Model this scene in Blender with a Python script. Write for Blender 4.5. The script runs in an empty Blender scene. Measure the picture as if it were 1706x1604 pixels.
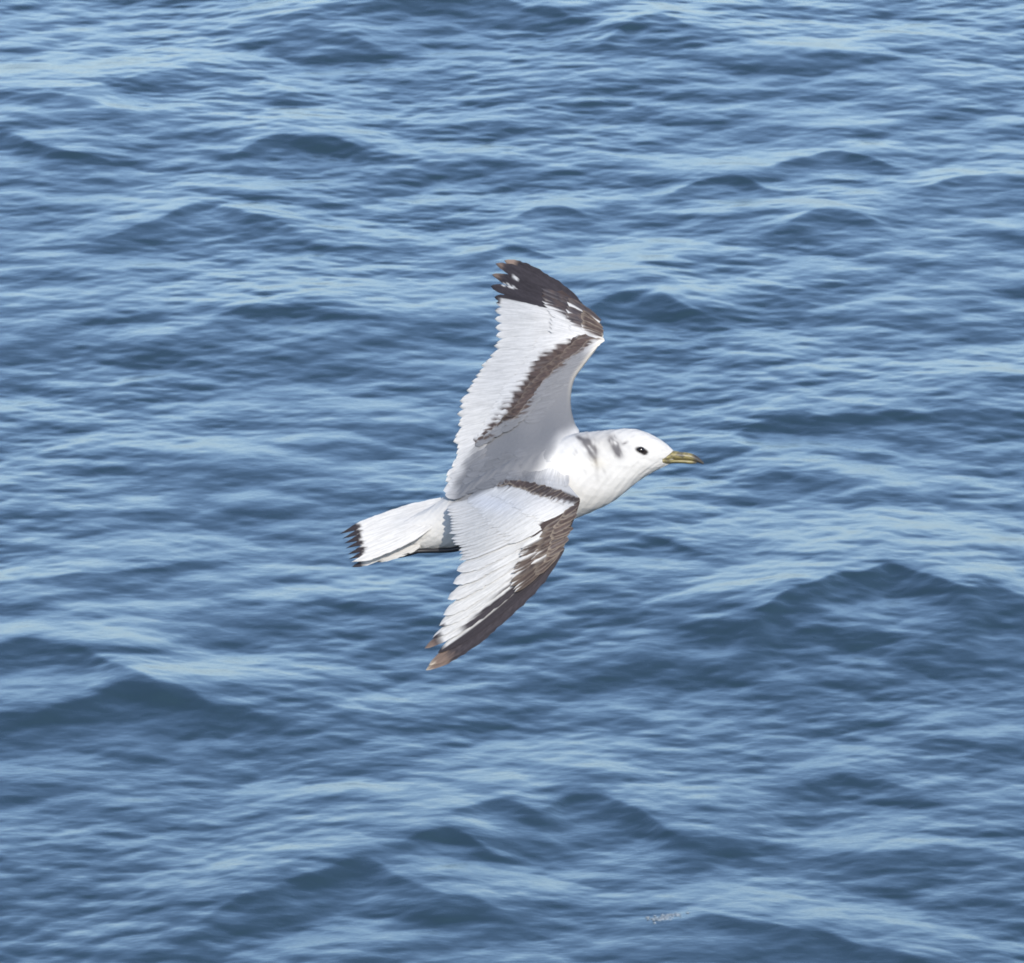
import bpy, math, random
import numpy as np
from mathutils import Vector, Matrix

random.seed(7)
rng = np.random.default_rng(11)
scene = bpy.context.scene
col = scene.collection

# ---------------------------------------------------------------- camera
PITCH = math.radians(13.5)          # looking down from a ship's deck
CAM_H = 8.4
BIRD_D = 13.0                       # metres to the bird
S = 1500.0                          # bird modelling units per metre
cam_d = bpy.data.cameras.new('camera')
cam = bpy.data.objects.new('camera', cam_d)
col.objects.link(cam)
cam.location = (0, 0, CAM_H)
cam.rotation_euler = (math.pi / 2 - PITCH, 0, 0)
cam_d.sensor_width = 36.0
cam_d.angle = 2 * math.atan(0.5 * 1706 / S / BIRD_D)
cam_d.clip_start = 0.5
cam_d.clip_end = 30000
cam_d.dof.use_dof = True
cam_d.dof.focus_distance = BIRD_D
cam_d.dof.aperture_fstop = 150.0
scene.camera = cam
scene.cycles.filter_width = 1.75      # a long zoom is never pixel sharp

# ---------------------------------------------------------------- sky and sun
SUN_EL = math.radians(35)
SUN_AZ = math.radians(165)          # clockwise from +Y (view direction): behind the camera, to the right
sun_dir = Vector((math.sin(SUN_AZ) * math.cos(SUN_EL), math.cos(SUN_AZ) * math.cos(SUN_EL), math.sin(SUN_EL)))
world = bpy.data.worlds.new('World')
scene.world = world
world.use_nodes = True
nt = world.node_tree
bg = nt.nodes['Background']
sky = nt.nodes.new('ShaderNodeTexSky')
sky.sky_type = 'NISHITA'
sky.sun_disc = False
sky.sun_elevation = SUN_EL
sky.sun_rotation = SUN_AZ
sky.air_density = 0.8
sky.dust_density = 0.8
sky.ozone_density = 3.0
nt.links.new(sky.outputs[0], bg.inputs[0])
bg.inputs[1].default_value = 0.15
sun_l = bpy.data.lights.new('sun', 'SUN')
sun_l.energy = 2.55
sun_l.angle = math.radians(0.8)
sun_l.color = (1.0, 0.94, 0.85)
sun = bpy.data.objects.new('sun', sun_l)
col.objects.link(sun)
sun.rotation_euler = sun_dir.to_track_quat('Z', 'Y').to_euler()

vs = scene.view_settings
vs.view_transform = 'Standard'
vs.look = 'None'
vs.exposure = 0.72
vs.gamma = 1.0
vs.use_curve_mapping = False

# ---------------------------------------------------------------- helpers
def mesh_obj(name, verts, faces, mat, parent=None, smooth=True, colors=None, vane=None):
    me = bpy.data.meshes.new(name)
    me.from_pydata([tuple(v) for v in verts], [], faces)
    if smooth:
        me.polygons.foreach_set('use_smooth', [True] * len(me.polygons))
    if colors is not None:
        a = me.color_attributes.new('plumage', 'FLOAT_COLOR', 'POINT')
        c4 = np.ones((len(verts), 4), np.float32)
        c4[:, :3] = colors
        a.data.foreach_set('color', c4.ravel())
    if vane is not None:
        a = me.attributes.new('vane', 'FLOAT_VECTOR', 'POINT')
        a.data.foreach_set('vector', np.ascontiguousarray(vane, dtype=np.float32).ravel())
    me.materials.append(mat)
    o = bpy.data.objects.new(name, me)
    col.objects.link(o)
    if parent is not None:
        o.parent = parent
    return o

def grid_faces(n, m, wrap=False):
    f = []
    mm = m if wrap else m - 1
    for i in range(n - 1):
        for j in range(mm):
            a = i * m + j
            b = i * m + (j + 1) % m
            f.append((a, b, b + m, a + m))
    return f

def smooth(a, b, x):
    t = np.clip((np.asarray(x, float) - a) / (b - a), 0, 1)
    return t * t * (3 - 2 * t)

def interp(pts, n):
    """smooth polyline (Catmull-Rom) resampled by arc length"""
    P = np.asarray(pts, float)
    Q = np.vstack([2 * P[0] - P[1], P, 2 * P[-1] - P[-2]])
    out = []
    for i in range(1, len(Q) - 2):
        t = np.linspace(0, 1, 16, endpoint=False)[:, None]
        a, b, c, d = Q[i - 1], Q[i], Q[i + 1], Q[i + 2]
        out.append(.5 * ((2 * b) + (c - a) * t + (2 * a - 5 * b + 4 * c - d) * t ** 2 + (3 * b - a - 3 * c + d) * t ** 3))
    out.append(P[-1:])
    R = np.vstack(out)
    s_ = np.concatenate([[0], np.cumsum(np.linalg.norm(np.diff(R[:, :2], axis=0), axis=1))])
    u = np.linspace(0, s_[-1], n)
    return np.stack([np.interp(u, s_, R[:, k]) for k in range(R.shape[1])], 1)

# ================================================================ SEA
def build_sea():
    N, L = 2048, 13.4
    k1 = 2 * np.pi * np.fft.fftfreq(N, L / N)
    kx, ky = np.meshgrid(k1, k1, indexing='ij')
    k = np.hypot(kx, ky)
    k[0, 0] = 1e-6
    r = np.random.default_rng(5)

    def band(lo, hi, p, slope, theta, spread, iso):
        """gaussian random waves between two wavelengths with an rms slope"""
        kl, kh = 2 * np.pi / hi, 2 * np.pi / lo
        amp = k ** (-p) * smooth(kl * .7, kl * 1.15, k) * (1 - smooth(kh * .8, kh * 1.3, k))
        ang = np.arctan2(ky, kx)
        d = np.abs(np.cos(ang - theta - .8)) ** spread + .8 * np.abs(np.cos(ang - theta + .75)) ** spread + iso
        sp = amp * d * (r.normal(size=k.shape) + 1j * r.normal(size=k.shape))
        gx = np.fft.ifft2(1j * kx * sp).real
        gy = np.fft.ifft2(1j * ky * sp).real
        return sp * (slope / math.sqrt((gx ** 2 + gy ** 2).mean()))

    W = math.radians(97)
    long_s = band(0.6, 3.5, 2.0, 0.027, W, 3, .3)
    mid_s = band(0.22, 0.8, 2.0, 0.046, W, 3, .3)
    short_s = band(0.06, 0.22, 2.1, 0.050, W + .2, 3, .5)
    tiny_s = band(0.028, 0.06, 2.0, 0.024, W, 1, .4)

    def fields(sp, chop):
        h = np.fft.ifft2(sp).real
        dx = np.fft.ifft2(-1j * kx / k * sp).real * chop
        dy = np.fft.ifft2(-1j * ky / k * sp).real * chop
        return h, dx, dy
    lo = fields(long_s, 1.2)
    mid = fields(mid_s, 1.3)
    hi = fields(short_s + tiny_s, 0.9)

    def sample(f, x, y):
        u = (x / L * N) % N
        v = (y / L * N) % N
        i = np.floor(u).astype(int); j = np.floor(v).astype(int)
        fu = u - i; fv = v - j
        i %= N; j %= N
        i2 = (i + 1) % N; j2 = (j + 1) % N
        return (f[i, j] * (1 - fu) * (1 - fv) + f[i2, j] * fu * (1 - fv) + f[i, j2] * (1 - fu) * fv + f[i2, j2] * fu * fv)

    # one sheet: fine where the picture looks, coarser towards the horizon
    def run(step, grow, dist):
        out, p, s_ = [], 0.0, step
        while p < dist:
            s_ *= grow if s_ < .13 else 1.3
            p += s_
            out.append(p)
        return np.array(out)
    def axis(lo_, hi_, step, far_lo, far_hi, grow):
        return np.concatenate([lo_ - run(step, grow, lo_ - far_lo)[::-1], np.arange(lo_, hi_, step), hi_ - step + run(step, grow, far_hi - hi_)])
    xs = axis(-1.9, 1.9, 0.0068, -9000, 9000, 1.02)
    ys = axis(28.6, 43.4, 0.0125, -3000, 12000, 1.03)
    X, Y = np.meshgrid(xs, ys, indexing='ij')
    sx = np.gradient(xs)[:, None] * np.ones_like(X)
    sy = np.gradient(ys)[None, :] * np.ones_like(X)
    st = np.maximum(sx, sy)
    fh = 1 - smooth(.03, .07, st)
    fm = 1 - smooth(.10, .25, st)
    fl = 1 - smooth(.5, 1.5, st)
    # gusts: ripples come in patches
    gust = (np.sin(X * 1.9 + Y * .55 + 1.2 * np.sin(Y * .43)) + np.sin(Y * .8 - X * 2.3 + .6 + np.sin(X * 1.1 + Y * .3)) + np.sin(X * 4.1 - Y * 1.1 + 2)) / 3
    gust = .68 + .48 * smooth(-.75, .65, gust)
    H = np.zeros_like(X); DX = np.zeros_like(X); DY = np.zeros_like(X)
    for f, w in ((lo, fl), (mid, fm), (hi, fh * gust)):
        H += sample(f[0], X, Y) * w
        DX += sample(f[1], X, Y) * w
        DY += sample(f[2], X, Y) * w
        if f is not lo:
            DY -= LEAN * sample(f[0], X, Y) * w      # wind waves lean towards the viewer
    H, DX, DY = shape_waves(X, Y, H, DX, DY)
    V = np.stack([X + DX, Y + DY, H], -1).reshape(-1, 3).astype(np.float32)
    n, m = X.shape
    i = np.arange(n - 1)[:, None] * m + np.arange(m - 1)[None, :]
    F = np.stack([i, i + m, i + m + 1, i + 1], -1).reshape(-1, 4).astype(np.int32)
    me = bpy.data.meshes.new('sea')
    me.vertices.add(len(V)); me.vertices.foreach_set('co', V.ravel())
    me.loops.add(F.size); me.loops.foreach_set('vertex_index', F.ravel())
    me.polygons.add(len(F))
    me.polygons.foreach_set('loop_start', np.arange(0, F.size, 4, dtype=np.int32))
    me.polygons.foreach_set('use_smooth', np.ones(len(F), bool))
    me.update(calc_edges=True)
    at = me.attributes.new('coarse', 'FLOAT', 'POINT')
    at.data.foreach_set('value', np.ascontiguousarray((1 - fh).ravel(), dtype=np.float32))
    me.materials.append(water_material())
    o = bpy.data.objects.new('sea', me)
    o['kind'] = 'structure'
    o['label'] = 'choppy slate-blue open sea with small wind ripples'
    col.objects.link(o)
    # a few flecks of foam on the small breaking crests
    Rm = np.array(cam.rotation_euler.to_matrix())
    q = (V - np.array(cam.location)) @ Rm
    ok = q[:, 2] < -5
    fp = S * BIRD_D
    px = np.full(len(V), -1e9); py = px.copy()
    px[ok] = 853 + fp * q[ok, 0] / -q[ok, 2]; py[ok] = 802 - fp * q[ok, 1] / -q[ok, 2]
    fr = np.random.default_rng(8)
    fv, ff = [], []
    for cx, cy, rx, ry, num in ((1098, 1527, 15, 3.2, 60), (1120, 1521, 14, 1.6, 34)):
        near = np.where((np.abs(px - cx) < rx * 3 + 6) & (np.abs(py - cy) < ry * 3 + 8))[0]
        for _ in range(num):
            tx, ty = fr.normal(cx, rx * .6), fr.normal(cy, ry * .6)
            dd = (px[near] - tx) ** 2 + (py[near] - ty) ** 2
            cand = near[dd < 25]
            if not len(cand):
                continue
            p = V[cand[np.argmax(q[cand, 2])]]
            r0 = fr.uniform(.0006, .0032) ** 1.0
            p = p + np.array([fr.normal() * .006, fr.normal() * .008, .0008])
            b0 = len(fv)
            for k_ in range(6):
                a_ = k_ * math.pi / 3
                fv.append((p[0] + r0 * 2.6 * math.cos(a_) * fr.uniform(.6, 1.4), p[1] + r0 * 2.6 * math.sin(a_), p[2] + fr.uniform(-.2, .3) * r0 * .5))
            fv.append((p[0], p[1], p[2] + r0 * .55))
            fv.append((p[0], p[1], p[2] - r0))
            for k_ in range(6):
                ff.append((b0 + k_, b0 + (k_ + 1) % 6, b0 + 6)); ff.append((b0 + (k_ + 1) % 6, b0 + k_, b0 + 7))
    fm_ = bpy.data.materials.new('foam')
    fm_.use_nodes = True
    fb = fm_.node_tree.nodes['Principled BSDF']
    fb.inputs['Base Color'].default_value = (.24, .28, .31, 1)
    fb.inputs['Roughness'].default_value = .6
    fo = mesh_obj('foam', fv, ff, fm_)
    fo['kind'] = 'stuff'
    fo['label'] = 'small flecks of white foam on a breaking crest'
    print('sea verts', len(V))
    return o

LEAN = 3.0
WAVE_H = .70
def px_to_sea(px, py, z=0.0):
    """point at height z over the sea in the direction of a photo pixel"""
    fpx = S * BIRD_D
    d = Vector(((px - 853) / fpx, -(py - 802) / fpx, -1.0))
    d = cam.rotation_euler.to_matrix() @ d
    t = (CAM_H - z) / -d.z
    return d.x * t, d.y * t

# larger wave crests seen in the photograph: crest points, height (m), back width (m)
WAVES = [
    ([(1240, 1010), (1340, 975), (1480, 932), (1600, 962), (1740, 985)], .095, .42),
    ([(860, 1040), (1060, 1010), (1260, 1040), (1500, 1050), (1760, 1030)], .05, .60),
    ([(-60, 1085), (70, 1070), (180, 1100), (330, 1160), (480, 1190)], .055, .40),
    ([(-60, 1190), (60, 1185), (200, 1145), (300, 1175)], .035, .25),
    ([(440, 1180), (560, 1170), (700, 1200), (840, 1190)], .025, .25),
    ([(330, 1520), (450, 1470), (600, 1435), (700, 1475), (860, 1500)], .05, .35),
    ([(660, 1410), (740, 1382), (830, 1420)], .03, .18),
    ([(740, 1360), (830, 1335), (900, 1360)], .02, .15),
    ([(890, 1350), (960, 1310), (1050, 1330), (1120, 1375), (1250, 1390)], .04, .25),
    ([(1060, 1520), (1180, 1525), (1300, 1535), (1450, 1560), (1620, 1600)], .05, .30),
    ([(930, 520), (1040, 488), (1120, 496), (1190, 520)], .045, .30),
    ([(1180, 720), (1290, 682), (1420, 685), (1560, 672), (1740, 670)], .045, .35),
    ([(390, 250), (450, 224), (540, 226), (620, 245)], .035, .22),
    ([(-60, 240), (20, 222), (90, 245), (180, 262)], .035, .22),
    ([(1270, 275), (1370, 248), (1430, 250), (1490, 270)], .03, .20),
    ([(1120, 315), (1190, 292), (1240, 292), (1290, 310)], .025, .16),
    ([(1540, 305), (1630, 285), (1740, 292)], .03, .22),
    ([(150, 395), (260, 360), (340, 338), (420, 352), (500, 375)], .035, .30),
    ([(120, 150), (260, 118), (380, 118), (480, 140)], .035, .35),
    ([(-60, 165), (80, 160), (200, 185)], .03, .25),
    ([(460, 60), (530, 50), (640, 75)], .025, .20),
    ([(480, 20), (700, -10), (900, 10), (1120, 40)], .055, .50),
    ([(1300, 375), (1380, 352), (1460, 370)], .025, .20),
    ([(360, 530), (470, 510), (600, 525)], .025, .25),
    ([(860, 350), (920, 335), (980, 350)], .02, .16),
    ([(780, 420), (850, 405), (930, 425)], .02, .16),
    ([(1000, 80), (1090, 35), (1150, 55)], .02, .20),
    ([(-60, 980), (120, 965), (250, 945), (330, 930)], .025, .20),
    ([(460, 1015), (560, 1000), (720, 1015)], .02, .16),
    ([(1240, 800), (1330, 785), (1450, 805)], .02, .20),
    ([(1020, 890), (1100, 905), (1200, 935)], .02, .16),
    ([(1330, 1300), (1420, 1290), (1540, 1310)], .02, .16),
    ([(1440, 1420), (1560, 1405), (1740, 1420)], .02, .2),
]
def shape_waves(X, Y, H, DX, DY):
    xs = X[:, 0]
    for wi, (pts, amp, wid) in enumerate(WAVES):
        amp = amp * WAVE_H
        P = np.array([px_to_sea(x, y, amp) for x, y in pts])
        P = interp(P[np.argsort(P[:, 0])], 60)
        x0, x1 = P[0, 0], P[-1, 0]
        fade = .35 * (x1 - x0)
        a, b = np.searchsorted(xs, (x0 - fade, x1 + fade))
        Xs = X[a:b]
        yc = np.interp(Xs, P[:, 0], P[:, 1])
        yc = yc + .10 * wid * (np.sin(Xs * 9 + wi) + np.sin(Xs * 23 + wi * 2.3) * .5) + .05 * np.sin(Xs * 41 + wi * 1.3) * wid
        g = smooth(x0 - fade, x0 + fade, Xs) * (1 - smooth(x1 - fade, x1 + fade, Xs))
        v = Y[a:b] - yc
        back = np.exp(-(np.abs(v) / (2.0 * wid)) ** 1.7)
        front = np.exp(-(np.abs(v) / (.62 * wid)) ** 1.25)
        h = amp * g * np.where(v > 0, back, front)
        H[a:b] += h
        DY[a:b] -= 1.0 * h
    return H, DX, DY

def water_material():
    m = bpy.data.materials.new('sea_water')
    m.use_nodes = True
    t = m.node_tree
    b = t.nodes['Principled BSDF']
    b.inputs['Base Color'].default_value = (0.021, 0.043, 0.060, 1)
    b.inputs['Roughness'].default_value = 0.15
    b.inputs['IOR'].default_value = 1.34
    co = t.nodes.new('ShaderNodeTexCoord')
    mp = t.nodes.new('ShaderNodeMapping')
    mp.inputs['Scale'].default_value = (1.0, 1.5, 1.0)
    n1 = t.nodes.new('ShaderNodeTexNoise')
    n1.inputs['Scale'].default_value = 34
    n1.inputs['Detail'].default_value = 3
    n1.inputs['Roughness'].default_value = .55
    bp = t.nodes.new('ShaderNodeBump')
    bp.inputs['Strength'].default_value = .16
    bp.inputs['Distance'].default_value = .006
    t.links.new(co.outputs['Object'], mp.inputs[0])
    t.links.new(mp.outputs[0], n1.inputs['Vector'])
    t.links.new(n1.outputs[0], bp.inputs['Height'])
    # where the sheet is too coarse to carry ripples they are fine relief
    n2 = t.nodes.new('ShaderNodeTexNoise')
    n2.inputs['Scale'].default_value = 4.5
    n2.inputs['Detail'].default_value = 5
    ca = t.nodes.new('ShaderNodeAttribute')
    ca.attribute_name = 'coarse'
    b2 = t.nodes.new('ShaderNodeBump')
    b2.inputs['Distance'].default_value = .05
    t.links.new(ca.outputs['Fac'], b2.inputs['Strength'])
    t.links.new(mp.outputs[0], n2.inputs['Vector'])
    t.links.new(n2.outputs[0], b2.inputs['Height'])
    t.links.new(bp.outputs[0], b2.inputs['Normal'])
    t.links.new(b2.outputs[0], b.inputs['Normal'])
    return m

build_sea()

# ================================================================ GULL
# The bird is modelled in its own frame (x forward, y down, z towards its lit upper side; 1500 units = 1 m)
# and then set in the air by the matrix of its root.
C0 = np.array([870.0, 820.0, 0.0])
rot = cam.rotation_euler.to_matrix()
origin = cam.location + rot @ Vector(((C0[0] - 853) / S, -(C0[1] - 802) / S, -BIRD_D))
gull = bpy.data.objects.new('gull', None)
gull.empty_display_size = .05
col.objects.link(gull)
gull.matrix_world = Matrix.Translation(origin) @ rot.to_4x4()
gull['label'] = 'young white gull with brown barred wings and black-tipped tail flying over the sea'
gull['category'] = 'gull'

def loc(P):
    P = np.asarray(P, float) - C0
    return P * np.array([1, -1, 1]) / S

# ---- materials
def plumage_material(name, rough=.95, bump=.22):
    m = bpy.data.materials.new(name)
    m.use_nodes = True
    t = m.node_tree
    b = t.nodes['Principled BSDF']
    at = t.nodes.new('ShaderNodeAttribute')
    at.attribute_name = 'plumage'
    co = t.nodes.new('ShaderNodeTexCoord')
    n = t.nodes.new('ShaderNodeTexNoise')
    n.inputs['Scale'].default_value = 240
    n.inputs['Detail'].default_value = 4
    mr = t.nodes.new('ShaderNodeMapRange')
    mr.inputs['To Min'].default_value = .93
    mr.inputs['To Max'].default_value = 1.05
    mx = t.nodes.new('ShaderNodeMix')
    mx.data_type = 'RGBA'; mx.blend_type = 'MULTIPLY'
    mx.inputs['Factor'].default_value = 1
    bp = t.nodes.new('ShaderNodeBump')
    bp.inputs['Strength'].default_value = bump
    bp.inputs['Distance'].default_value = .002
    t.links.new(co.outputs['Object'], n.inputs['Vector'])
    t.links.new(n.outputs[0], mr.inputs[0])
    t.links.new(at.outputs['Color'], mx.inputs[6])
    t.links.new(mr.outputs[0], mx.inputs[7])
    va = t.nodes.new('ShaderNodeAttribute')
    va.attribute_name = 'vane'
    vm = t.nodes.new('ShaderNodeMapping')
    vm.inputs['Scale'].default_value = (.55, .035, .1)
    vn = t.nodes.new('ShaderNodeTexNoise')
    vn.inputs['Scale'].default_value = 1.0
    vn.inputs['Detail'].default_value = 3
    vr = t.nodes.new('ShaderNodeMapRange')
    vr.inputs['From Min'].default_value = .3
    vr.inputs['From Max'].default_value = .7
    vr.inputs['To Min'].default_value = .80
    vr.inputs['To Max'].default_value = 1.08
    m2 = t.nodes.new('ShaderNodeMix')
    m2.data_type = 'RGBA'; m2.blend_type = 'MULTIPLY'
    m2.inputs['Factor'].default_value = 1
    t.links.new(va.outputs['Vector'], vm.inputs[0])
    t.links.new(vm.outputs[0], vn.inputs['Vector'])
    t.links.new(vn.outputs[0], vr.inputs[0])
    t.links.new(mx.outputs[2], m2.inputs[6])
    t.links.new(vr.outputs[0], m2.inputs[7])
    t.links.new(m2.outputs[2], b.inputs['Base Color'])
    t.links.new(n.outputs[0], bp.inputs['Height'])
    t.links.new(bp.outputs[0], b.inputs['Normal'])
    b.inputs['Roughness'].default_value = rough
    b.inputs['Specular IOR Level'].default_value = .12 if rough > .5 else .4
    return m
PLUM = plumage_material('plumage')

def solid_material(name, rough):
    m = plumage_material(name, rough, .1)
    return m
HORN = solid_material('horn', .38)
EYE = bpy.data.materials.new('eye_dark')
EYE.use_nodes = True
EYE.node_tree.nodes['Principled BSDF'].inputs['Base Color'].default_value = (.008, .006, .005, 1)
EYE.node_tree.nodes['Principled BSDF'].inputs['Roughness'].default_value = .13

WHITE = np.array([.565, .553, .525])
GREY = np.array([.19, .191, .195])
DARK = np.array([.040, .035, .039])
BROWN = np.array([.060, .045, .042])
RUST = np.array([.20, .145, .115])
CREAM = np.array([.62, .53, .40])

def noise2(x, y, s, seed=0):
    """cheap smooth pseudo-noise in -1..1"""
    x = np.asarray(x, float) / s; y = np.asarray(y, float) / s
    return (np.sin(x * 1.7 + 2.1 * np.sin(y * 1.3 + seed) + seed) + np.sin(y * 2.3 + 1.7 * np.sin(x * 1.9 + seed * 2.1)) + np.sin((x + y) * 3.7 + seed * 3)) / 3

# ---- body: one continuous surface from undertail to bill base
PROF = np.array([
    (640, 886, 908, 8, 22), (665, 872, 914, 16, 16), (690, 858, 916, 26, 10), (720, 842, 917, 40, 4), (750, 822, 917, 54, 0),
    (790, 795, 913, 66, 0), (830, 772, 907, 74, 0), (870, 752, 898, 77, 0), (910, 735, 885, 74, 0), (940, 726, 872, 67, 2),
    (965, 721, 861, 59, 4), (985, 719, 853, 52, 6), (1005, 717, 844, 46, 8), (1023, 715.5, 834, 41, 9), (1040, 714, 821, 37, 10),
    (1055, 714.5, 808, 34.5, 10), (1070, 718, 797, 32.5, 10), (1085, 724, 788, 28, 10), (1098, 731, 781, 22, 10),
    (1108, 738, 776.5, 15.5, 10), (1116, 745, 772.5, 10, 10), (1122, 751, 769, 6, 10), (1124.5, 756, 764, 2, 10)], float)

def body_surface(n, m):
    u = np.linspace(0, 1, n)
    Pf = interp(PROF, n)
    th = np.linspace(0, 2 * np.pi, m, endpoint=False)
    V = np.zeros((n, m, 3))
    for i, (x, top, bot, b, zc) in enumerate(Pf):
        cy, a = (top + bot) / 2, (bot - top) / 2
        c, s_ = np.cos(th), np.sin(th)
        e = .92
        V[i, :, 0] = x
        V[i, :, 1] = cy - a * np.sign(c) * np.abs(c) ** e
        V[i, :, 2] = zc + b * np.sign(s_) * np.abs(s_) ** e
    return V

def blob(X, Y, cx, cy, rx, ry, a=0):
    c, s_ = math.cos(a), math.sin(a)
    u = ((X - cx) * c + (Y - cy) * s_) / rx
    v = (-(X - cx) * s_ + (Y - cy) * c) / ry
    return np.exp(-(u * u + v * v))

def mixc(c, d, m):
    m = np.clip(m, 0, 1)[..., None]
    return c * (1 - m) + np.asarray(d) * m

def collar_x(Y):
    return np.interp(Y, [600, 690, 715, 740, 770, 800, 900], [990, 975, 945, 922, 905, 898, 890])

def mantle_mask(X, Y):
    g = 1 - smooth(-22, 16, X - collar_x(Y) + 8 * noise2(X, Y, 26, 2))
    rump = smooth(-14, 12, X - np.interp(Y, [700, 770, 800, 835, 900], [790, 775, 762, 752, 745]) + 5 * noise2(X, Y, 14, 5))
    return g * rump

def body_color(V):
    X, Y, Z = V[..., 0], V[..., 1], V[..., 2]
    c = np.ones(V.shape) * WHITE
    c *= (1 + .03 * noise2(X, Y, 9, 3))[..., None]
    g = mantle_mask(X, Y) * (1 - smooth(830, 858, Y)) * smooth(-8, 2, Z + 20)
    c = mixc(c, GREY, g)
    n = np.ones(X.shape)
    r = np.random.default_rng(21)
    for _ in range(60):
        n = n - r.uniform(.2, .6) * blob(X, Y, r.uniform(955, 1045), r.uniform(718, 790), r.uniform(3, 8), r.uniform(1.2, 3), r.normal(.9, .4))
    sm = (blob(X, Y, 964, 729, 7, 4, .5) * .8 + blob(X, Y, 976, 738, 10, 7, .9) * .8 + blob(X, Y, 986, 750, 14, 8, 1.2) * 1.0
          + blob(X, Y, 992, 768, 12, 5, 1.35) * .5 + blob(X, Y, 994, 786, 14, 4, 1.5) * .22 + blob(X, Y, 1006, 785, 9, 2.5, 1.1) * .25
          + blob(X, Y, 1019, 732, 10, 5, 1.0) * .6 + blob(X, Y, 1025, 745, 11, 6.5, 1.1) * .85 + blob(X, Y, 1031, 757, 8, 6, 1) * .75
          + blob(X, Y, 1041, 738, 5, 2, -.5) * .8 + blob(X, Y, 1054, 727, 5, 1.5, -.4) * .25 + blob(X, Y, 1000, 732, 32, 16, .1) * .30 + blob(X, Y, 984, 752, 22, 14, 1.1) * .25 + blob(X, Y, 1026, 746, 18, 11, 1.1) * .2 + blob(X, Y, 1012, 770, 10, 22, .2) * .10 + blob(X, Y, 1045, 745, 8, 10, .2) * .12)
    r = np.random.default_rng(3)
    for _ in range(30):
        cx, cy = (r.normal(982, 9), r.normal(745, 12)) if r.uniform() < .6 else (r.normal(1026, 5), r.normal(744, 10))
        sm = sm + blob(X, Y, cx, cy, r.uniform(3, 7), r.uniform(1, 2.2), r.normal(1.0, .25)) * r.uniform(.1, .4)
    c = mixc(c, (.10, .095, .10), np.clip(sm, 0, .95) * np.clip(n, .1, 1))
    wm = blob(X, Y, 996, 772, 14, 10) * .25 + blob(X, Y, 1000, 742, 18, 9) * .08
    c = mixc(c, (.62, .55, .40), wm)
    # dark spot before and below the eye
    er = blob(X, Y, 1068, 750.3, 11.5, 5.6, .3) * 1.2 + blob(X, Y, 1074, 756, 6, 3.5, -.5) * .35
    c = mixc(c, (.02, .017, .016), smooth(.3, .75, er))
    return c

BV = body_surface(260, 128)
_cx = BV.mean(1, keepdims=True)
_d = BV - _cx
_ln = np.linalg.norm(_d, axis=2, keepdims=True) + 1e-6
_q = np.arctan2(_d[..., 1], _d[..., 2])
BV = BV + _d / _ln * (.7 * noise2(BV[..., 0], _q * 60, 13, 1) + .45 * noise2(BV[..., 0], _q * 60, 5.5, 6))[..., None] * smooth(2, 20, _ln)
n, m = BV.shape[:2]
vv = BV.reshape(-1, 3)
faces = grid_faces(n, m, True)
faces.append(tuple(range(m)))
faces.append(tuple(range((n - 1) * m, n * m))[::-1])
body = mesh_obj('body', loc(vv), faces, PLUM, gull, True, body_color(vv))

def body_z(x, y):
    top = np.interp(x, PROF[:, 0], PROF[:, 1]); bot = np.interp(x, PROF[:, 0], PROF[:, 2])
    b = np.interp(x, PROF[:, 0], PROF[:, 3]); zc = np.interp(x, PROF[:, 0], PROF[:, 4])
    cy, a = (top + bot) / 2, (bot - top) / 2
    q = np.clip(1 - ((y - cy) / a) ** 2, 0, 1)
    return zc + b * np.sqrt(q)

# ---- the upper surface of back and wings: depth over the plan, thin-plate spline through measured points
class Field:
    def __init__(self, pts, lam=4.0):
        P = np.array(pts, float)
        self.p = P[:, :2] / 100
        n = len(P)
        K = self.phi(self.p[:, None] - self.p[None])
        A = np.zeros((n + 3, n + 3))
        A[:n, :n] = K + np.eye(n) * lam * 1e-3
        A[:n, n] = 1; A[:n, n + 1:] = self.p
        A[n, :n] = 1; A[n + 1:, :n] = self.p.T
        rhs = np.zeros(n + 3); rhs[:n] = P[:, 2]
        self.w = np.linalg.solve(A, rhs)
    @staticmethod
    def phi(d):
        r2 = (d ** 2).sum(-1)
        return .5 * r2 * np.log(r2 + 1e-9)
    def __call__(self, x, y):
        q = np.stack([np.asarray(x, float), np.asarray(y, float)], -1) / 100
        sh = q.shape[:-1]
        q = q.reshape(-1, 2)
        n = len(self.p)
        z = self.phi(q[:, None] - self.p[None]) @ self.w[:n] + self.w[n] + q @ self.w[n + 1:]
        return z.reshape(sh)

MANTLE = [(x, y, body_z(x, y) + 4) for x, y in ((930, 745), (925, 775), (890, 760), (850, 785), (800, 808), (765, 826), (870, 778), (830, 790))]
FARW = [(966, 721, -8), (955, 700, -38), (952, 678, -70), (952, 652, -105), (973, 608, -150), (994, 582, -178), (1006, 555, -200),
        (996, 523, -228), (960, 494, -268), (917, 463, -318), (859, 433, -385), (830, 428, -420),
        (820, 455, -400), (825, 490, -360), (824, 511, -335), (826, 547, -285), (829, 565, -262), (801, 611, -225), (776, 651, -180),
        (764, 690, -140), (759, 736, -90), (760, 770, -50), (742, 812, 0),
        (930, 560, -196), (900, 600, -160), (880, 640, -118), (860, 680, -72), (900, 690, -52), (930, 640, -110), (840, 720, -48), (890, 520, -262), (870, 560, -232),
        (900, 720, -6), (820, 760, -8), (860, 745, 8), (935, 715, 2)]
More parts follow.
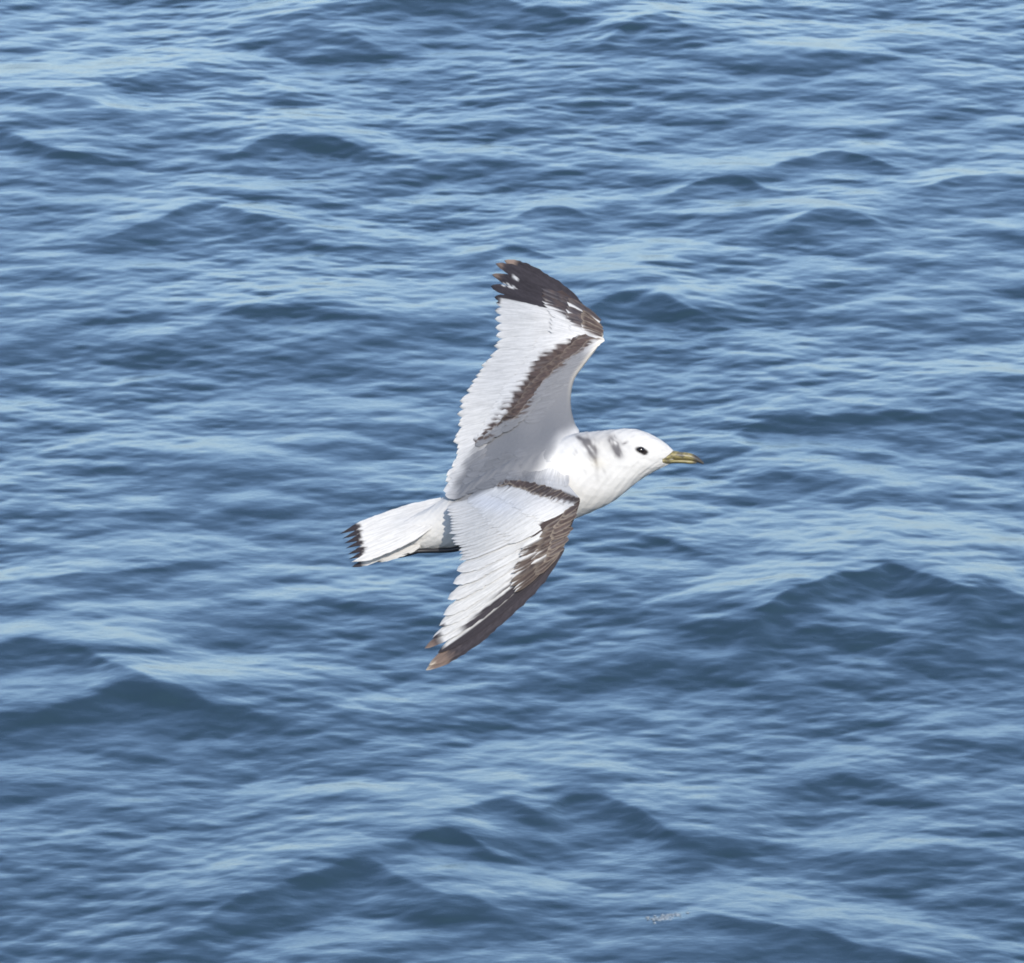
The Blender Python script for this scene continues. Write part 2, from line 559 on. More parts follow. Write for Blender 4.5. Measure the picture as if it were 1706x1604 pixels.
NEARW = [(940, 796, 78), (958, 822, 170), (965, 833, 225), (960, 848, 240), (950, 872, 248), (938, 900, 255), (925, 930, 260), (890, 976, 262),
         (866, 1011, 260), (831, 1050, 252), (788, 1080, 240), (723, 1110, 215), (712, 1078, 205), (735, 1035, 205), (746, 996, 203),
         (757, 968, 198), (763, 945, 186), (766, 922, 168), (757, 903, 145), (752, 885, 122), (748, 865, 98), (743, 845, 68),
         (835, 806, 88), (865, 803, 108), (895, 808, 135), (925, 816, 165), (880, 840, 205), (910, 850, 228), (840, 840, 165), (800, 850, 132), (810, 890, 192),
         (850, 910, 232), (820, 960, 236), (900, 900, 250), (800, 1010, 232), (900, 797, 92), (870, 794, 76)]
F = Field(MANTLE + FARW + NEARW)

# ---- feathers
def bez(a, c, b, t):
    t = t[:, None]
    return a * (1 - t) ** 2 + 2 * c * t * (1 - t) + b * t ** 2

def prof_flight(t):
    return np.minimum(1, .35 + 2.6 * t) * np.clip((1 - np.clip((t - .80) / .20, 0, 1) ** 2.2), 0, 1) ** .62
def prof_sec(t):
    return np.minimum(1, .35 + 2.6 * t) * np.clip((1 - np.clip((t - .82) / .18, 0, 1) ** 1.9), 0, 1) ** .75
def prof_point(t):
    return np.minimum(1, .45 + 3 * t) * np.clip((1 - np.clip((t - .70) / .30, 0, 1) ** 2.0), 0, 1) ** .7
def prof_tail(t):
    return np.minimum(1, .5 + 2 * t) * np.clip(1 - np.clip((t - .80) / .20, 0, 1) ** 1.1, 0, 1)
def prof_covert(t):
    return np.minimum(1, .5 + 1.8 * t) * np.clip((1 - np.clip((t - .55) / .45, 0, 1) ** 2.4), 0, 1) ** .6

def feather(name, parent, root, tip, w, bend, prof, colfn, field, lift=(0, 2), distal=(0, 1), nt_=20, nv=5, camber=1.5, tilt=1.2, drop=0.0):
    root = np.asarray(root, float); tip = np.asarray(tip, float)
    d = tip - root
    ln = np.linalg.norm(d)
    pr = np.array([-d[1], d[0]]) / ln
    if pr @ np.asarray(distal, float) < 0:
        pr = -pr
    t = np.linspace(0, 1, nt_) ** .9
    ctrl = (root + tip) / 2 + pr * bend
    cpath = bez(root, ctrl, tip, t)
    tang = np.gradient(cpath, axis=0)
    tang /= np.linalg.norm(tang, axis=1)[:, None]
    pp = np.stack([-tang[:, 1], tang[:, 0]], 1)
    if pp[len(pp) // 2] @ pr < 0:
        pp = -pp
    v = np.linspace(-1, 1, nv)
    hw = w * prof(t)
    hw[-1] = max(hw[-1], .15)
    jag = 1 + .05 * rng.normal(size=(nt_, nv))
    P = cpath[:, None, :] + pp[:, None, :] * (hw[:, None] * v[None, :] * jag)[..., None]
    z = field(P[..., 0], P[..., 1])
    z = z + (lift[0] + (lift[1] - lift[0]) * t)[:, None] + camber * (1 - v ** 2)[None, :] + tilt * v[None, :] - drop * (t ** 3)[:, None]
    V = np.concatenate([P, z[..., None]], -1)
    tt = np.broadcast_to(t[:, None], z.shape); v2 = np.broadcast_to(v[None], z.shape)
    C = colfn(P[..., 0], P[..., 1], tt, v2)
    C = np.clip(C, .004, .86)
    off = rng.uniform(0, 500)
    vane = np.stack([hw[:, None] * v[None, :] + off, np.broadcast_to((t * ln)[:, None], z.shape), np.full(z.shape, off)], -1)
    return mesh_obj(name, loc(V.reshape(-1, 3)), grid_faces(nt_, nv), PLUM, parent, True, C.reshape(-1, 3), vane.reshape(-1, 3))

def patch(name, parent, edgeA, edgeB, n, m, field, colfn, thick, lift=0):
    """wing skin between the leading edge A and an inner line B, closed below"""
    A = interp(edgeA, n); B = interp(edgeB, n)
    c = np.linspace(0, 1, m)
    P = A[:, None, :] * (1 - c)[None, :, None] + B[:, None, :] * c[None, :, None]
    z = field(P[..., 0], P[..., 1]) + lift
    rnd = np.sqrt(np.clip(1 - (1 - np.clip(c / .10, 0, 1)) ** 2, 0, 1))           # rounded leading edge
    z = z - 9 * (1 - rnd)[None] - 5 * smooth(.55, 1, c)[None]
    s_ = np.sin(np.pi * np.clip(c * .97 + .01, 0, 1)) ** .6
    endt = np.linspace(0, 1, n)
    zb = z - 1.5 - thick * s_[None] * (1 - .8 * endt)[:, None]
    T = np.concatenate([P, z[..., None]], -1)
    Bm = np.concatenate([P, zb[..., None]], -1)
    ring = np.concatenate([T, Bm[:, ::-1]], 1)
    k = ring.shape[1]
    f = grid_faces(n, k, True)
    f.append(tuple(range(k)))
    f.append(tuple(range((n - 1) * k, n * k))[::-1])
    R = ring.reshape(-1, 3)
    return mesh_obj(name, loc(R), f, PLUM, parent, True, colfn(R[:, 0], R[:, 1]))

def shade(c, s_):
    return np.asarray(c) * s_

def flat(c, amp=.04):
    c = np.asarray(c)
    k = 1 + amp * rng.normal()
    def fn(X, Y, t, v):
        return np.ones(X.shape + (3,)) * c * k * (1 - .05 * np.abs(v) ** 3)[..., None]
    return fn

# ------------------------------------------------ far (left) wing
BAR_F = np.array([(795, 734, 1.5), (815, 719, 2.8), (833, 702, 6), (846, 687, 11), (860, 673, 16), (875, 651, 16), (890, 630, 16), (905, 611, 17), (925, 594, 17), (950, 576, 15), (972, 563, 13), (990, 552, 11), (1002, 545, 9)], float)
BAR_N = np.array([(829, 812, 3), (845, 807, 6), (866, 809, 8.5), (885, 813, 9), (905, 818, 9), (925, 822, 8), (945, 828, 7), (963, 835, 5)], float)

def bar_dist(X, Y, bar):
    """signed-ish distance to a bar's edge: <0 inside"""
    D = interp(bar, 60)
    d = np.hypot(X[..., None] - D[:, 0], Y[..., None] - D[:, 1]) - D[:, 2]
    return d.min(-1)

DARK_F = [(838, 483), (861, 486), (890, 496), (915, 503), (940, 517), (952, 530), (975, 541), (1000, 556)]   # lower edge of the dark hand
LE_F = [(925, 768), (948, 742), (965, 721), (958, 705), (952, 680), (952, 655), (958, 630), (973, 608), (992, 583), (1005, 563), (1006, 548), (996, 524), (981, 509), (960, 494), (940, 478)]

def far_base(X, Y):
    X = np.asarray(X, float); Y = np.asarray(Y, float)
    c = np.ones(X.shape + (3,)) * WHITE
    D = interp(BAR_F, 60)
    yb = np.interp(X, D[:, 0], D[:, 1])                       # bar height over x
    infront = smooth(-6, 10, Y - yb) * smooth(560, 600, Y)
    le = np.array(interp(LE_F, 80))
    dle = np.hypot(X[..., None] - le[:, 0], Y[..., None] - le[:, 1]).min(-1)
    arm = np.array([.42, .415, .41])
    g = 1 - smooth(-22, 16, X - collar_x(Y) + 8 * noise2(X, Y, 26, 2))
    g = g * smooth(690, 720, Y) + (1 - smooth(690, 720, Y))
    c = mixc(c, arm, infront * smooth(1, 7, dle) * .8 * g)
    c = mixc(c, GREY * 1.08, infront * smooth(650, 715, Y) * g)
    c = mixc(c, GREY, mantle_mask(X, Y) * smooth(-10, 6, Y - yb))
    # warm pale leading edge
    c = mixc(c, (.70, .62, .48), (1 - smooth(2, 9, dle)) * smooth(700, 560, Y) * smooth(545, 565, Y) * .5)
    return c

def far_dark(X, Y):
    b = bar_dist(X, Y, BAR_F)
    D = interp(DARK_F, 40)
    yl = np.interp(X, D[:, 0], D[:, 1])
    hand = np.where((X > 835) , yl - Y, -50)
    return b, hand

wing_f = patch('wing', gull, LE_F, [(795, 785), (798, 765), (808, 742), (822, 722), (842, 700), (862, 675), (880, 650), (895, 625), (912, 600), (925, 580), (935, 562), (938, 545), (925, 530), (905, 510), (885, 492)], 120, 44, F,
               lambda X, Y: mixc(far_base(X, Y), BROWN, np.maximum(1 - smooth(-5, 1, bar_dist(X, Y, BAR_F) + 3 * noise2(X, Y, 5)), smooth(-2, 4, far_dark(X, Y)[1]) * (X > 880))), 14)
wing_f['label'] = 'far wing, raised, with dark diagonal bar and dark tip'

# primaries
tipsF = [(826, 556), (825, 542), (824, 527), (824, 512), (826, 499), (823, 489), (817, 470), (819, 450), (825, 431), (840, 426)]
rootF = [(952, 548), (955, 545), (958, 541), (961, 538), (964, 534), (967, 530), (969, 525), (971, 520), (972, 515), (972, 510)]
for i, (tp, rt) in enumerate(zip(tipsF, rootF)):
    k = i + 1
    def fn(X, Y, t, v, k=k):
        c = np.ones(X.shape + (3,)) * WHITE * (.985 - .03 * (k % 2)) * (1 - .15 * smooth(.4, 1, -v))[..., None]  # inner web greyed: overlap shade between feathers painted into the white
        if k >= 7:
            c = np.ones(X.shape + (3,)) * DARK * (1 + .18 * (k % 2) + .25 * noise2(X * 1, Y * 3, 9, k))[..., None]
            if k >= 8:
                c = mixc(c, RUST, smooth(.88, .97, t + .03 * noise2(X, Y, 3)))
            if k == 10:
                c = mixc(c, (.30, .22, .17), smooth(.84, .92, t))
            sp = np.maximum(np.maximum(blob(X, Y, 859, 457, 9, 3.6, .75), blob(X, Y, 842, 468, 9, 2.2, -.25)), blob(X, Y, 853, 472, 9, 3, .2))
            c = mixc(c, WHITE, smooth(.42, .7, sp))
        elif k == 6:
            c = mixc(c, DARK, np.maximum(smooth(.90, .95, t), smooth(-.1, .2, v)))
        elif k == 5:
            c = mixc(c, DARK, smooth(.93, .97, t) * (v > -.2))
        elif k == 4:
            c = mixc(c, DARK, smooth(.95, .98, t) * (v > .2) * .8)
        return c
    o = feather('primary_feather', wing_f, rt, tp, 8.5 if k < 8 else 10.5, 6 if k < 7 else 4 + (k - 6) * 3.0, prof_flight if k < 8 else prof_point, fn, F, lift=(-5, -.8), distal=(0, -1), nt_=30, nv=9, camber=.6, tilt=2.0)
    if k >= 7:
        o['label'] = 'blackish outer primary feather with worn rusty tip'
# secondaries + tertials
nS = 28
teF = interp([(829, 566), (822, 579), (814, 591), (800, 612), (787, 632), (776, 651), (768, 670), (763, 690), (761, 715), (758, 737), (759, 755), (758, 772), (747, 793), (741, 813)], nS)
rtF = interp([(948, 556), (938, 575), (915, 600), (890, 632), (868, 662), (850, 684), (836, 702), (822, 720), (812, 735), (810, 755), (800, 775)], nS)
for i in range(nS):
    j = rng.normal(size=2) * 1.9
    tw = i / (nS - 1)
    cw = WHITE * (.98 - .03 * (i % 3) * .5)
    if i >= nS - 2:
        cw = WHITE * .9
    def fn(X, Y, t, v, cw=cw, tw=tw):
        c = np.ones(X.shape + (3,)) * cw * (1 - .17 * smooth(.25, .95, -v))[..., None]  # painted shade along the inner web separates neighbouring feathers
        return mixc(c, GREY, mantle_mask(X, Y) * smooth(.78, .9, tw) * (1 - smooth(.6, .95, t)))
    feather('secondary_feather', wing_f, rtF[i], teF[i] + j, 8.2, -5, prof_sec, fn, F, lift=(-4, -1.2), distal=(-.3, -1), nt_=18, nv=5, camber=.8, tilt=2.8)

def covert_row(wing, name, rootA, tipA, n_, w, base, darkfn, lift, distal, darkc=BROWN, jit=1.5, bend=-1.5, edge=CREAM, tilt=.35, nt_=10, fringe=.0, web=0.0):
    R = interp(rootA, n_); T = interp(tipA, n_)
    for i in range(n_):
        rt = R[i] + rng.normal(size=2) * jit; tp = T[i] + rng.normal(size=2) * jit
        mid = rt * .35 + tp * .65
        kk = 1 + .12 * rng.normal()
        wj = w * (1 + .12 * rng.normal())
        ph = rng.uniform(0, 6)
        thr = rng.uniform(-.5, .5) if rng.uniform() < web else -2
        def fn(X, Y, t, v, kk=kk, mid=mid, ph=ph, thr=thr, wj=wj):
            c = base(X, Y)
            # the dark mark is taken mostly at the feather's own middle, so that its edge runs feather by feather
            xm = X * .65 + mid[0] * .35; ym = Y * .65 + mid[1] * .35
            dk = darkfn(xm, ym, t, v)
            streak = .8 + .4 * np.sin(v * 5 + ph)
            if web:
                dk = dk * np.where(wj > 0, smooth(thr - .12, thr + .12, v), 1)
            d = mixc(np.ones(X.shape + (3,)) * darkc * kk, RUST * .75, np.clip(.1 + .45 * noise2(X, Y, 5, ph), 0, .5))
            c = mixc(c, d, dk * np.clip(streak + .5, 0, 1))
            if fringe:
                c = mixc(c, edge, dk * fringe * np.maximum(smooth(.78, .98, t), smooth(.7, 1, np.abs(v))))
            return c
        feather(name, wing, rt, tp, wj, bend, prof_covert, fn, F, lift=(lift[0], lift[1]), distal=distal, nt_=nt_, nv=5, camber=.4, tilt=tilt)

nodark = lambda X, Y, t, v: np.zeros(X.shape)
fbar = lambda X, Y, t, v: 1 - smooth(-2, 2.5, (2.5 + 3.5 * smooth(640, 720, Y)) * np.sin(v * 4 + X * .31 + Y * .17) + bar_dist(X, Y, BAR_F))
# greater secondary coverts: white
covert_row(wing_f, 'greater_covert', [(958, 556), (945, 578), (922, 600), (898, 628), (878, 655), (860, 678), (842, 700), (822, 722)],
           [(893, 566), (880, 590), (862, 612), (842, 640), (825, 668), (812, 690), (803, 712), (790, 736)], 19, 9, far_base, fbar, (-.8, .3), (-.3, -1), tilt=.9)
# greater primary coverts: dark
def fhand(X, Y, t, v):
    _, h = far_dark(X, Y)
    return smooth(-4, 3, h + 6 * np.sin(v * 2.0 + X * .02))
covert_row(wing_f, 'primary_covert', [(985, 516), (987, 522), (988, 528), (988, 534), (986, 541), (982, 548), (975, 555)],
           [(902, 474), (902, 484), (903, 493), (906, 503), (912, 514), (916, 528), (915, 548)], 11, 6, far_base, fhand, (-.5, .6), (0, -1), darkc=DARK * 1.25, jit=1.0, web=.12)
covert_row(wing_f, 'primary_covert', [(1000, 532), (1003, 540), (1003, 548), (1002, 556)], [(948, 492), (944, 504), (944, 520), (950, 544)], 9, 6, far_base, fhand, (.5, 1.8), (0, -1), darkc=DARK * 1.4, fringe=.06, jit=1.6, web=.15)
covert_row(wing_f, 'primary_covert', [(1004, 540), (1005, 548), (1005, 556)], [(972, 512), (968, 526), (972, 548)], 7, 5, far_base, fhand, (.9, 2.3), (0, -1), darkc=BROWN * 1.0, fringe=.2, jit=1.6, web=.2)
# median and lesser coverts: the bar
covert_row(wing_f, 'median_covert', [(1003, 553), (985, 565), (962, 583), (938, 602), (915, 622), (898, 645), (882, 668), (866, 686), (848, 702), (828, 718), (808, 730)],
           [(960, 563), (946, 580), (922, 600), (898, 624), (878, 645), (862, 668), (846, 690), (832, 706), (818, 722), (802, 734), (787, 744)], 25, 6.5, far_base, fbar, (.4, 1.6), (-.4, -1), fringe=.1, web=.25)
covert_row(wing_f, 'lesser_covert', [(1004, 560), (990, 572), (970, 588), (948, 606), (925, 628), (908, 650), (892, 672), (874, 692), (856, 708)],
           [(975, 570), (960, 585), (940, 602), (918, 622), (898, 645), (882, 667), (866, 686), (850, 703), (834, 716)], 24, 6, far_base, fbar, (.4, 1.1), (-.4, -1), fringe=.15, web=.2)
covert_row(wing_f, 'lesser_covert', [(1002, 566), (986, 584), (968, 604), (950, 628), (934, 652), (918, 676), (900, 696)],
           [(978, 580), (962, 596), (942, 614), (922, 638), (905, 660), (889, 682), (872, 700)], 18, 6, far_base, fbar, (.5, 1.1), (-.4, -1), fringe=.2, web=.2)

# ------------------------------------------------ near (right) wing
LE_N = [(900, 786), (925, 792), (941, 801), (950, 812), (958, 822), (965, 832), (962, 845), (956, 862), (949, 879), (942, 895), (935, 915), (926, 929), (908, 952)]
DK_N = [(965, 832), (942, 846), (918, 858), (897, 873), (886, 890), (880, 905), (868, 925), (856, 948), (842, 975)]

def near_base(X, Y):
    X = np.asarray(X, float); Y = np.asarray(Y, float)
    c = np.ones(X.shape + (3,)) * WHITE
    D = interp(BAR_N, 50)
    yb = np.interp(X, D[:, 0], D[:, 1], left=806)
    above = 1 - smooth(-2, 7, Y - yb)
    c = mixc(c, GREY * 1.15, above * np.clip(mantle_mask(X, Y) + .12, 0, 1))
    c = mixc(c, np.array([.58, .60, .64]), blob(X, Y, 820, 838, 45, 14, .15) * .55)
    c = mixc(c, GREY, mantle_mask(X, Y) * (1 - smooth(-6, 4, Y - np.interp(X, [740, 790, 830, 1000], [842, 828, 808, 800]))))
    return c

def near_hand(X, Y):
    D = interp(DK_N, 50)
    xl = np.interp(Y, D[:, 1], D[:, 0])
    return X - xl

def near_dark(X, Y):
    return np.maximum(1 - smooth(-3, 2, bar_dist(X, Y, BAR_N)), smooth(-3, 4, near_hand(X, Y)) * (Y > 834))

wing_n = patch('wing', gull, LE_N, [(790, 815), (800, 828), (815, 840), (830, 850), (845, 860), (858, 870), (868, 882), (872, 895), (872, 908), (872, 920), (870, 932), (865, 948)], 120, 40, F,
               lambda X, Y: mixc(near_base(X, Y), BROWN, near_dark(X, Y)), 16)
wing_n['label'] = 'near wing, drooped towards the viewer, with brown bar and dark leading edge'

tipsN = [(762, 949), (756, 970), (747, 996), (740, 1022), (733, 1040), (722, 1060), (709, 1077), (731, 1084), (716, 1105), (711, 1113)]
rootN = [(925, 868), (928, 873), (931, 878), (933, 883), (935, 888), (936, 893), (936, 898), (936, 903), (935, 908), (934, 912)]
bendN = [8, 9, 10, 11, 13, 15, 18, 22, 26, 28]
for i, (tp, rt) in enumerate(zip(tipsN, rootN)):
    k = i + 1
    def fn(X, Y, t, v, k=k):
        c = np.ones(X.shape + (3,)) * WHITE * (.99 - .03 * (k % 2)) * (1 - .13 * smooth(.5, 1, -v))[..., None]  # inner edge darkened in colour, as shade under the next feather
        dk = DARK * (1.05 + .2 * (k % 2))
        if k >= 9:
            c = np.ones(X.shape + (3,)) * dk * (1 + .22 * noise2(X * 1.5 + Y, Y - X, 9, k))[..., None]
            c = mixc(c, RUST, smooth(.82, .93, t + .04 * noise2(X, Y, 4, k)) * .9)
            c = mixc(c, CREAM, smooth(.95, 1.0, t + .02 * noise2(X, Y, 3)) * .8)
        elif k == 8:
            c = mixc(c, dk, np.maximum(smooth(-.30, -.1, v), smooth(.93, .97, t)))
            c = mixc(c, (.35, .35, .37), (1 - smooth(-.75, -.55, v)) * (1 - smooth(.65, .75, t)) * .55)
        elif k == 7:
            c = mixc(c, dk, np.maximum(smooth(.05, .3, v) * (1 - smooth(.72, .8, t)), smooth(.87, .92, t)))
            c = mixc(c, RUST, smooth(.90, .97, t) * .9)
        elif k == 6:
            c = mixc(c, dk, np.maximum(smooth(.45, .7, v) * (1 - smooth(.65, .8, t)), smooth(.93, .96, t) * (v > -.4)))
        elif k == 5:
            c = mixc(c, dk, np.maximum(smooth(.6, .85, v) * (1 - smooth(.5, .7, t)), smooth(.95, .98, t) * (v > .0)))
        elif k >= 3:
            c = mixc(c, dk * 1.6, smooth(.7, .95, v) * (1 - smooth(.4, .6, t)) * .8)
        else:
            c = mixc(c, dk * 3, smooth(.7, .95, v) * (1 - smooth(.3, .5, t)) * .7)
        return c
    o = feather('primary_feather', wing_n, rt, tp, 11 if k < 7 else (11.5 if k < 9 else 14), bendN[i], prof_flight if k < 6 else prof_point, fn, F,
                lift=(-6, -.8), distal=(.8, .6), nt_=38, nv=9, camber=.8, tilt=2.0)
    if k >= 8:
        o['label'] = 'dark brown outer primary feather with worn buff tip'
nSN = 18
teN = interp([(764, 931), (766, 922), (761, 913), (757, 903), (752, 889), (750, 868), (743, 846)], nSN)
rtN = interp([(925, 862), (918, 855), (908, 848), (898, 842), (882, 834), (865, 826), (845, 818)], nSN)
for i in range(nSN):
    j = rng.normal(size=2) * np.array([2.2, .6])
    def fn(X, Y, t, v, i=i):
        c = np.ones(X.shape + (3,)) * WHITE * (.99 - .02 * (i % 3)) * (1 - .15 * smooth(.25, 1, -v))[..., None]  # overlap shade painted on the inner web to set feathers apart
        return c
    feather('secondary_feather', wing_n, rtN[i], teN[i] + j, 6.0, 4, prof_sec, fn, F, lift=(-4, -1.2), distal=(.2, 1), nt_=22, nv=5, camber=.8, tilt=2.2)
covert_row(wing_n, 'greater_covert', [(940, 850), (925, 846), (905, 838), (885, 828), (865, 820), (845, 815), (820, 816)],
           [(850, 905), (838, 895), (826, 885), (812, 872), (802, 862), (795, 850), (780, 838)], 17, 7.5, near_base, nodark, (-1.2, -.4), (.2, 1), tilt=.9)
covert_row(wing_n, 'median_covert', [(955, 838), (935, 834), (910, 826), (885, 816), (862, 810), (840, 809)],
           [(900, 868), (882, 860), (862, 848), (845, 838), (830, 830), (815, 824)], 17, 6, near_base, lambda X, Y, t, v: (1 - smooth(-3.5, 3, bar_dist(X, Y, BAR_N) + 5 * np.sin(X * .45 + Y * .6) * np.sin(v * 3 + X * .2))) * .9, (.1, .6), (.2, 1))
nbar = lambda X, Y, t, v: 1 - smooth(-2.5, 3.0, bar_dist(X, Y, BAR_N) + 3.5 * np.sin(v * 3.5 + X * .7) * smooth(.3, .9, t))
covert_row(wing_n, 'lesser_covert', [(963, 832), (948, 826), (928, 818), (905, 811), (885, 805), (865, 801), (850, 801), (840, 803)],
           [(938, 840), (920, 834), (900, 826), (880, 818), (862, 811), (845, 807), (834, 806), (826, 808)], 26, 5, near_base, nbar, (.5, 1.3), (.2, 1), fringe=.35, jit=1.8)
nh = lambda X, Y, t, v: smooth(-4, 3, near_hand(X, Y) + 7 * np.sin(v * 3 + Y * .3))
covert_row(wing_n, 'primary_covert', [(948, 862), (945, 872), (942, 882), (938, 893), (935, 905), (930, 916)],
           [(868, 915), (862, 930), (857, 945), (852, 962), (850, 978), (858, 986)], 12, 6.0, near_base, nh, (0, 2), (.8, .6), darkc=BROWN * .8, fringe=.1, jit=1.5, nt_=16, bend=4, web=.45)
covert_row(wing_n, 'primary_covert', [(957, 850), (953, 862), (949, 874), (944, 886), (940, 898), (935, 910)],
           [(905, 882), (896, 898), (890, 914), (886, 930), (886, 945), (892, 955)], 13, 6, near_base, nh, (.5, 1.8), (.8, .6), darkc=BROWN*.95, fringe=.15, jit=2, bend=3, web=.25)
covert_row(wing_n, 'primary_covert', [(962, 842), (958, 856), (952, 870), (946, 884), (942, 896), (934, 914)],
           [(935, 855), (926, 872), (918, 890), (913, 906), (910, 920), (908, 934)], 13, 5.5, near_base, nh, (.9, 2.3), (.8, .6), darkc=BROWN * 1.15, fringe=.25, jit=2, web=.1)

# ------------------------------------------------ scapulars over the back
def scap_base(X, Y):
    return mixc(np.ones(X.shape + (3,)) * WHITE, GREY, mantle_mask(X, Y))
for r_ in range(5):
    A = [(905 - r_ * 26, 742 + r_ * 8), (898 - r_ * 26, 765 + r_ * 8), (888 - r_ * 26, 786 + r_ * 7)]
    B = [(855 - r_ * 26, 757 + r_ * 9), (848 - r_ * 26, 780 + r_ * 9), (842 - r_ * 25, 798 + r_ * 7)]
    R = interp(A, 5); T = interp(B, 5)
    for i in range(5):
        kk = 1 + .05 * rng.normal()
        fn = lambda X, Y, t, v, kk=kk: scap_base(X, Y) * kk * (1 + .06 * smooth(.8, 1, t))[..., None]
        feather('scapular_feather', body, R[i] + rng.normal(size=2) * 2, T[i] + rng.normal(size=2) * 2, 9, 2, prof_covert, fn, F, lift=(-3, 1.2), distal=(0, 1), nt_=12, nv=5, camber=.6, tilt=.3)

for R0, T0, n_ in (([(932, 772), (915, 768), (895, 768), (875, 772)], [(920, 802), (902, 800), (878, 797), (850, 799)], 11),
                   ([(938, 782), (925, 781), (908, 780), (885, 782)], [(942, 808), (922, 807), (898, 803), (868, 800)], 11)):
    R = interp(R0, n_); T = interp(T0, n_)
    for i in range(n_):
        kk = 1 + .04 * rng.normal()
        fn = lambda X, Y, t, v, kk=kk: near_base(X, Y) * kk
        feather('scapular_feather', body, R[i] + rng.normal(size=2) * 1.5, T[i] + rng.normal(size=2) * 1.5, 8, -2, prof_covert, fn, F, lift=(-6, 1.2), distal=(1, 0), nt_=12, nv=5, camber=.8, tilt=.4)

# ------------------------------------------------ tail
TF = Field([(747, 822, 8), (723, 838, 8), (698, 850, 8), (663, 860, 6), (627, 866, 4), (601, 870, 2), (570, 888, 6),
            (726, 868, 42), (712, 884, 50), (691, 900, 55), (672, 909, 56), (651, 916, 55), (634, 921, 52), (599, 930, 46), (584, 936, 44),
            (680, 875, 34), (640, 890, 32), (600, 900, 28), (740, 850, 34)])
def tail_col(X, Y):
    return np.ones(np.shape(X) + (3,)) * WHITE
tail = patch('tail', gull, [(750, 822), (723, 836), (698, 849), (668, 860)], [(740, 860), (722, 876), (705, 890), (684, 900)], 40, 24, TF, tail_col, 10, lift=-1.5)
tail['label'] = 'white notched tail with black band at the tips'
tt = [(567, 889), (571, 897), (574, 905), (577, 913), (580, 923), (582, 931), (586, 936)]
tr = [(735, 832), (736, 838), (736, 845), (734, 852), (732, 859), (728, 866), (722, 874)]
tb = [7, 5, 2, 0, -3, -6, -10]
for i in range(7):
    def fn(X, Y, t, v, i=i):
        c = np.ones(X.shape + (3,)) * WHITE * (.99 - .02 * (i % 2))
        e = np.interp(Y, [865, 885, 900, 915, 930], [598, 599, 603, 607, 603])
        if i == 6:
            return c
        return mixc(c, DARK * .8, smooth(-3, 2.0, e - X + (3.5 + 3 * np.sin(i * 2.2)) * (.5 - np.abs(v)) * 1.5 - 2.5 * v * np.cos(i * 1.7)))
    feather('tail_feather', tail, tr[i], tt[i], (6.6, 6.0, 6.8, 6.0, 6.4, 6.0, 6.6)[i], tb[i], prof_tail, fn, TF, lift=(-3, 1), distal=(0, -1), nt_=34, nv=7, camber=.8, tilt=1.6)
# folded under-layer of the tail seen below its near edge
TU = Field([(700, 905, 30), (650, 922, 36), (600, 936, 34), (585, 944, 32), (650, 905, 30), (610, 920, 28)])
for i, (a, b) in enumerate((((690, 900), (587, 944)), ((690, 903), (600, 937)), ((700, 908), (622, 934)))):
    def fn(X, Y, t, v, i=i):
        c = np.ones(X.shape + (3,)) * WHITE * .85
        return mixc(c, DARK, smooth(.80, .86, t) if i < 2 else smooth(.8, .9, t) * (v < 0))
    feather('tail_feather', tail, a, b, 6, -5, prof_point, fn, TU, lift=(0, i * -2), distal=(0, -1), nt_=22, nv=5)

# ------------------------------------------------ tucked black feet
def tube(name, parent, pts, radii, ns, mat, colr, squash=1.0):
    P = interp(np.column_stack([np.asarray(pts, float), radii]), 26)
    th = np.linspace(0, 2 * np.pi, ns, endpoint=False)
    V = np.zeros((len(P), ns, 3))
    tg = np.gradient(P[:, :3], axis=0)
    for i in range(len(P)):
        T = Vector(tg[i]).normalized()
        a = T.cross(Vector((0, 0, 1))).normalized(); b = T.cross(a)
        for q in range(ns):
            V[i, q] = np.array(Vector(P[i, :3]) + a * math.cos(th[q]) * P[i, 3] + b * math.sin(th[q]) * P[i, 3] * squash)
    f = grid_faces(len(P), ns, True)
    f.append(tuple(range(ns))); f.append(tuple(range((len(P) - 1) * ns, len(P) * ns))[::-1])
    R = V.reshape(-1, 3)
    return mesh_obj(name, loc(R), f, mat, parent, True, np.ones((len(R), 3)) * colr)
for z0, dy in ((26, 0), (-22, 1)):
    leg = tube('leg', gull, [(790, 905 + dy, z0 + 8), (755, 915 + dy, z0 + 4), (715, 917 + dy, z0), (690, 918 + dy, z0)], [5, 4, 3.4, 3.2], 10, HORN, np.array([.02, .02, .022]))
    tube('foot', leg, [(695, 918 + dy, z0), (678, 921 + dy, z0 + 2), (660, 924 + dy, z0 + 3), (646, 922 + dy, z0 + 2)], [3.2, 5, 4.5, .8], 10, HORN, np.array([.02, .02, .022]), 1.6)

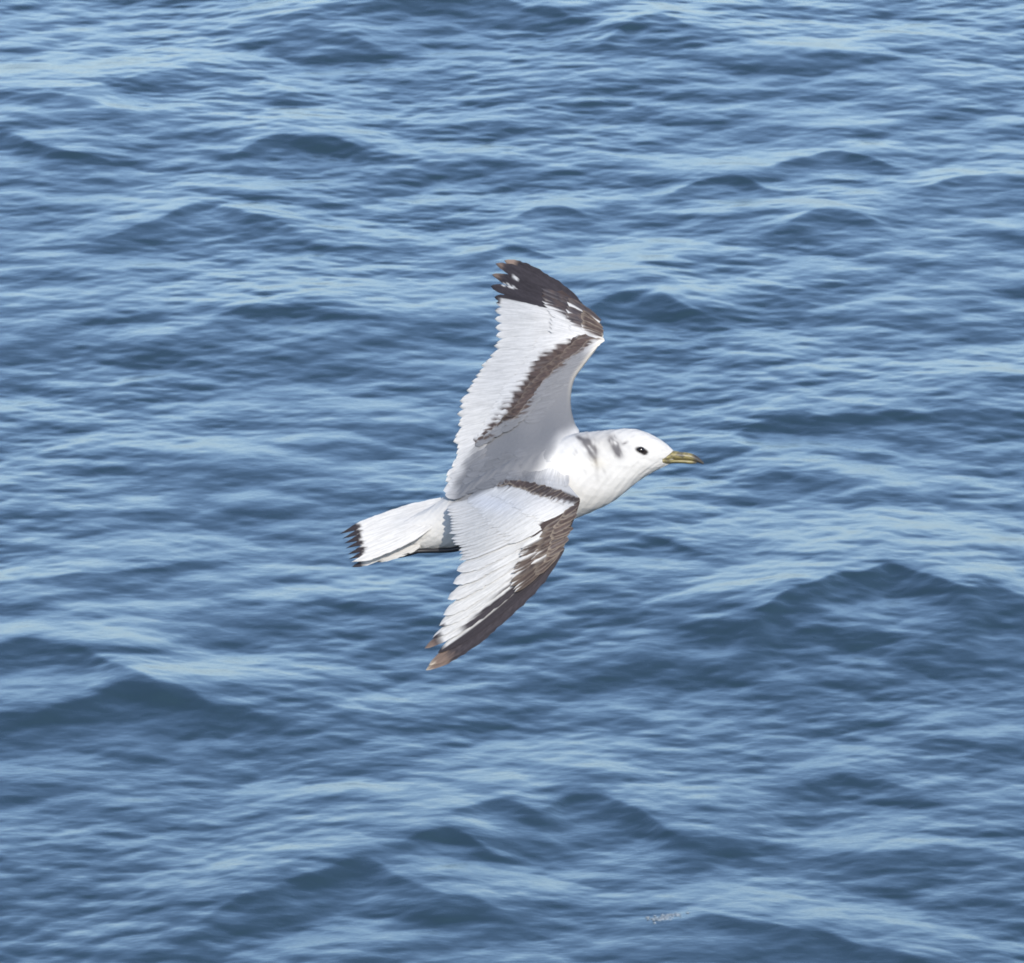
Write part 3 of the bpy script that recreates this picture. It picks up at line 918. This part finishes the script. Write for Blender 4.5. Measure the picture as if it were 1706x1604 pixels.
# ------------------------------------------------ bill
def loft_x(name, parent, prof, nsec, ns, mat, colfn):
    P = interp(np.asarray(prof, float), nsec)
    th = np.linspace(0, 2 * np.pi, ns, endpoint=False)
    V = np.zeros((nsec, ns, 3))
    for i, (x, top, bot, b) in enumerate(P):
        cy, a = (top + bot) / 2, (bot - top) / 2
        V[i, :, 0] = x; V[i, :, 1] = cy - a * np.cos(th); V[i, :, 2] = 10 + b * np.sin(th)
    f = grid_faces(nsec, ns, True)
    f.append(tuple(range(ns))); f.append(tuple(range((nsec - 1) * ns, nsec * ns))[::-1])
    R = V.reshape(-1, 3)
    return mesh_obj(name, loc(R), f, mat, parent, True, colfn(R))
def bill_col(R):
    X, Y = R[:, 0], R[:, 1]
    c = np.ones(R.shape) * np.array([.25, .21, .085])
    c = mixc(c, (.09, .08, .06), np.clip(blob(X, Y, 1133, 756, 13, 5, .1) * .9 + blob(X, Y, 1112, 768, 10, 6) * .5 + .75 * noise2(X, Y, 4.2) + .45 * noise2(X, Y, 1.9, 3), 0, .9))
    c = mixc(c, (.03, .028, .025), smooth(.4, .7, blob(X, Y, 1135, 758.5, 6, 1.6, .05)))
    c = mixc(c, (.05, .045, .04), smooth(1150, 1160, X - (Y - 765) * .3))
    return mixc(c, (.06, .05, .03), (1 - smooth(0, 1.3, np.abs(Y - np.interp(X, [1100, 1125, 1150, 1165], [766, 765, 766.5, 769])))) * .8)
bill = loft_x('bill', gull, [(1094, 764, 769, 10), (1103, 762.5, 768, 17.5), (1110, 758, 767.5, 16), (1116, 753.5, 766.5, 13.5), (1122, 750.5, 766, 11.2), (1133, 752.5, 765.5, 9), (1144, 753.5, 766, 7.5), (1153, 755.5, 767.5, 6.5), (1160, 759, 769.5, 5), (1167, 764.5, 772, 3), (1172, 770, 773.5, .8)], 60, 24, HORN, bill_col)
bill['label'] = 'olive-yellow bill with dark tip'
loft_x('lower_mandible', bill, [(1094, 763, 771, 9), (1103, 760.5, 773.5, 17), (1110, 761, 773.4, 15), (1122, 764.5, 771.8, 8.5), (1136, 764.8, 771.6, 6.5), (1148, 765.5, 772.8, 5.2), (1156, 767, 772.5, 3.5), (1161, 769, 771.5, 1)], 40, 20, HORN, bill_col)

# ------------------------------------------------ eyes
def eye(sign):
    ex, ey = 1067, 749.5
    ez = body_z(ex, ey)
    zc = 10 + sign * (ez - 10)
    nlat, nlon = 14, 22
    V = []
    for i in range(nlat):
        ph = math.pi * i / (nlat - 1)
        for q in range(nlon):
            a = 2 * math.pi * q / nlon
            V.append((ex + 7.2 * math.sin(ph) * math.cos(a), ey + 5.8 * math.sin(ph) * math.sin(a), zc - sign * 3.2 + 6.2 * math.cos(ph)))
    return mesh_obj('eye', loc(V), grid_faces(nlat, nlon, True), EYE, gull)
eye(1); eye(-1)
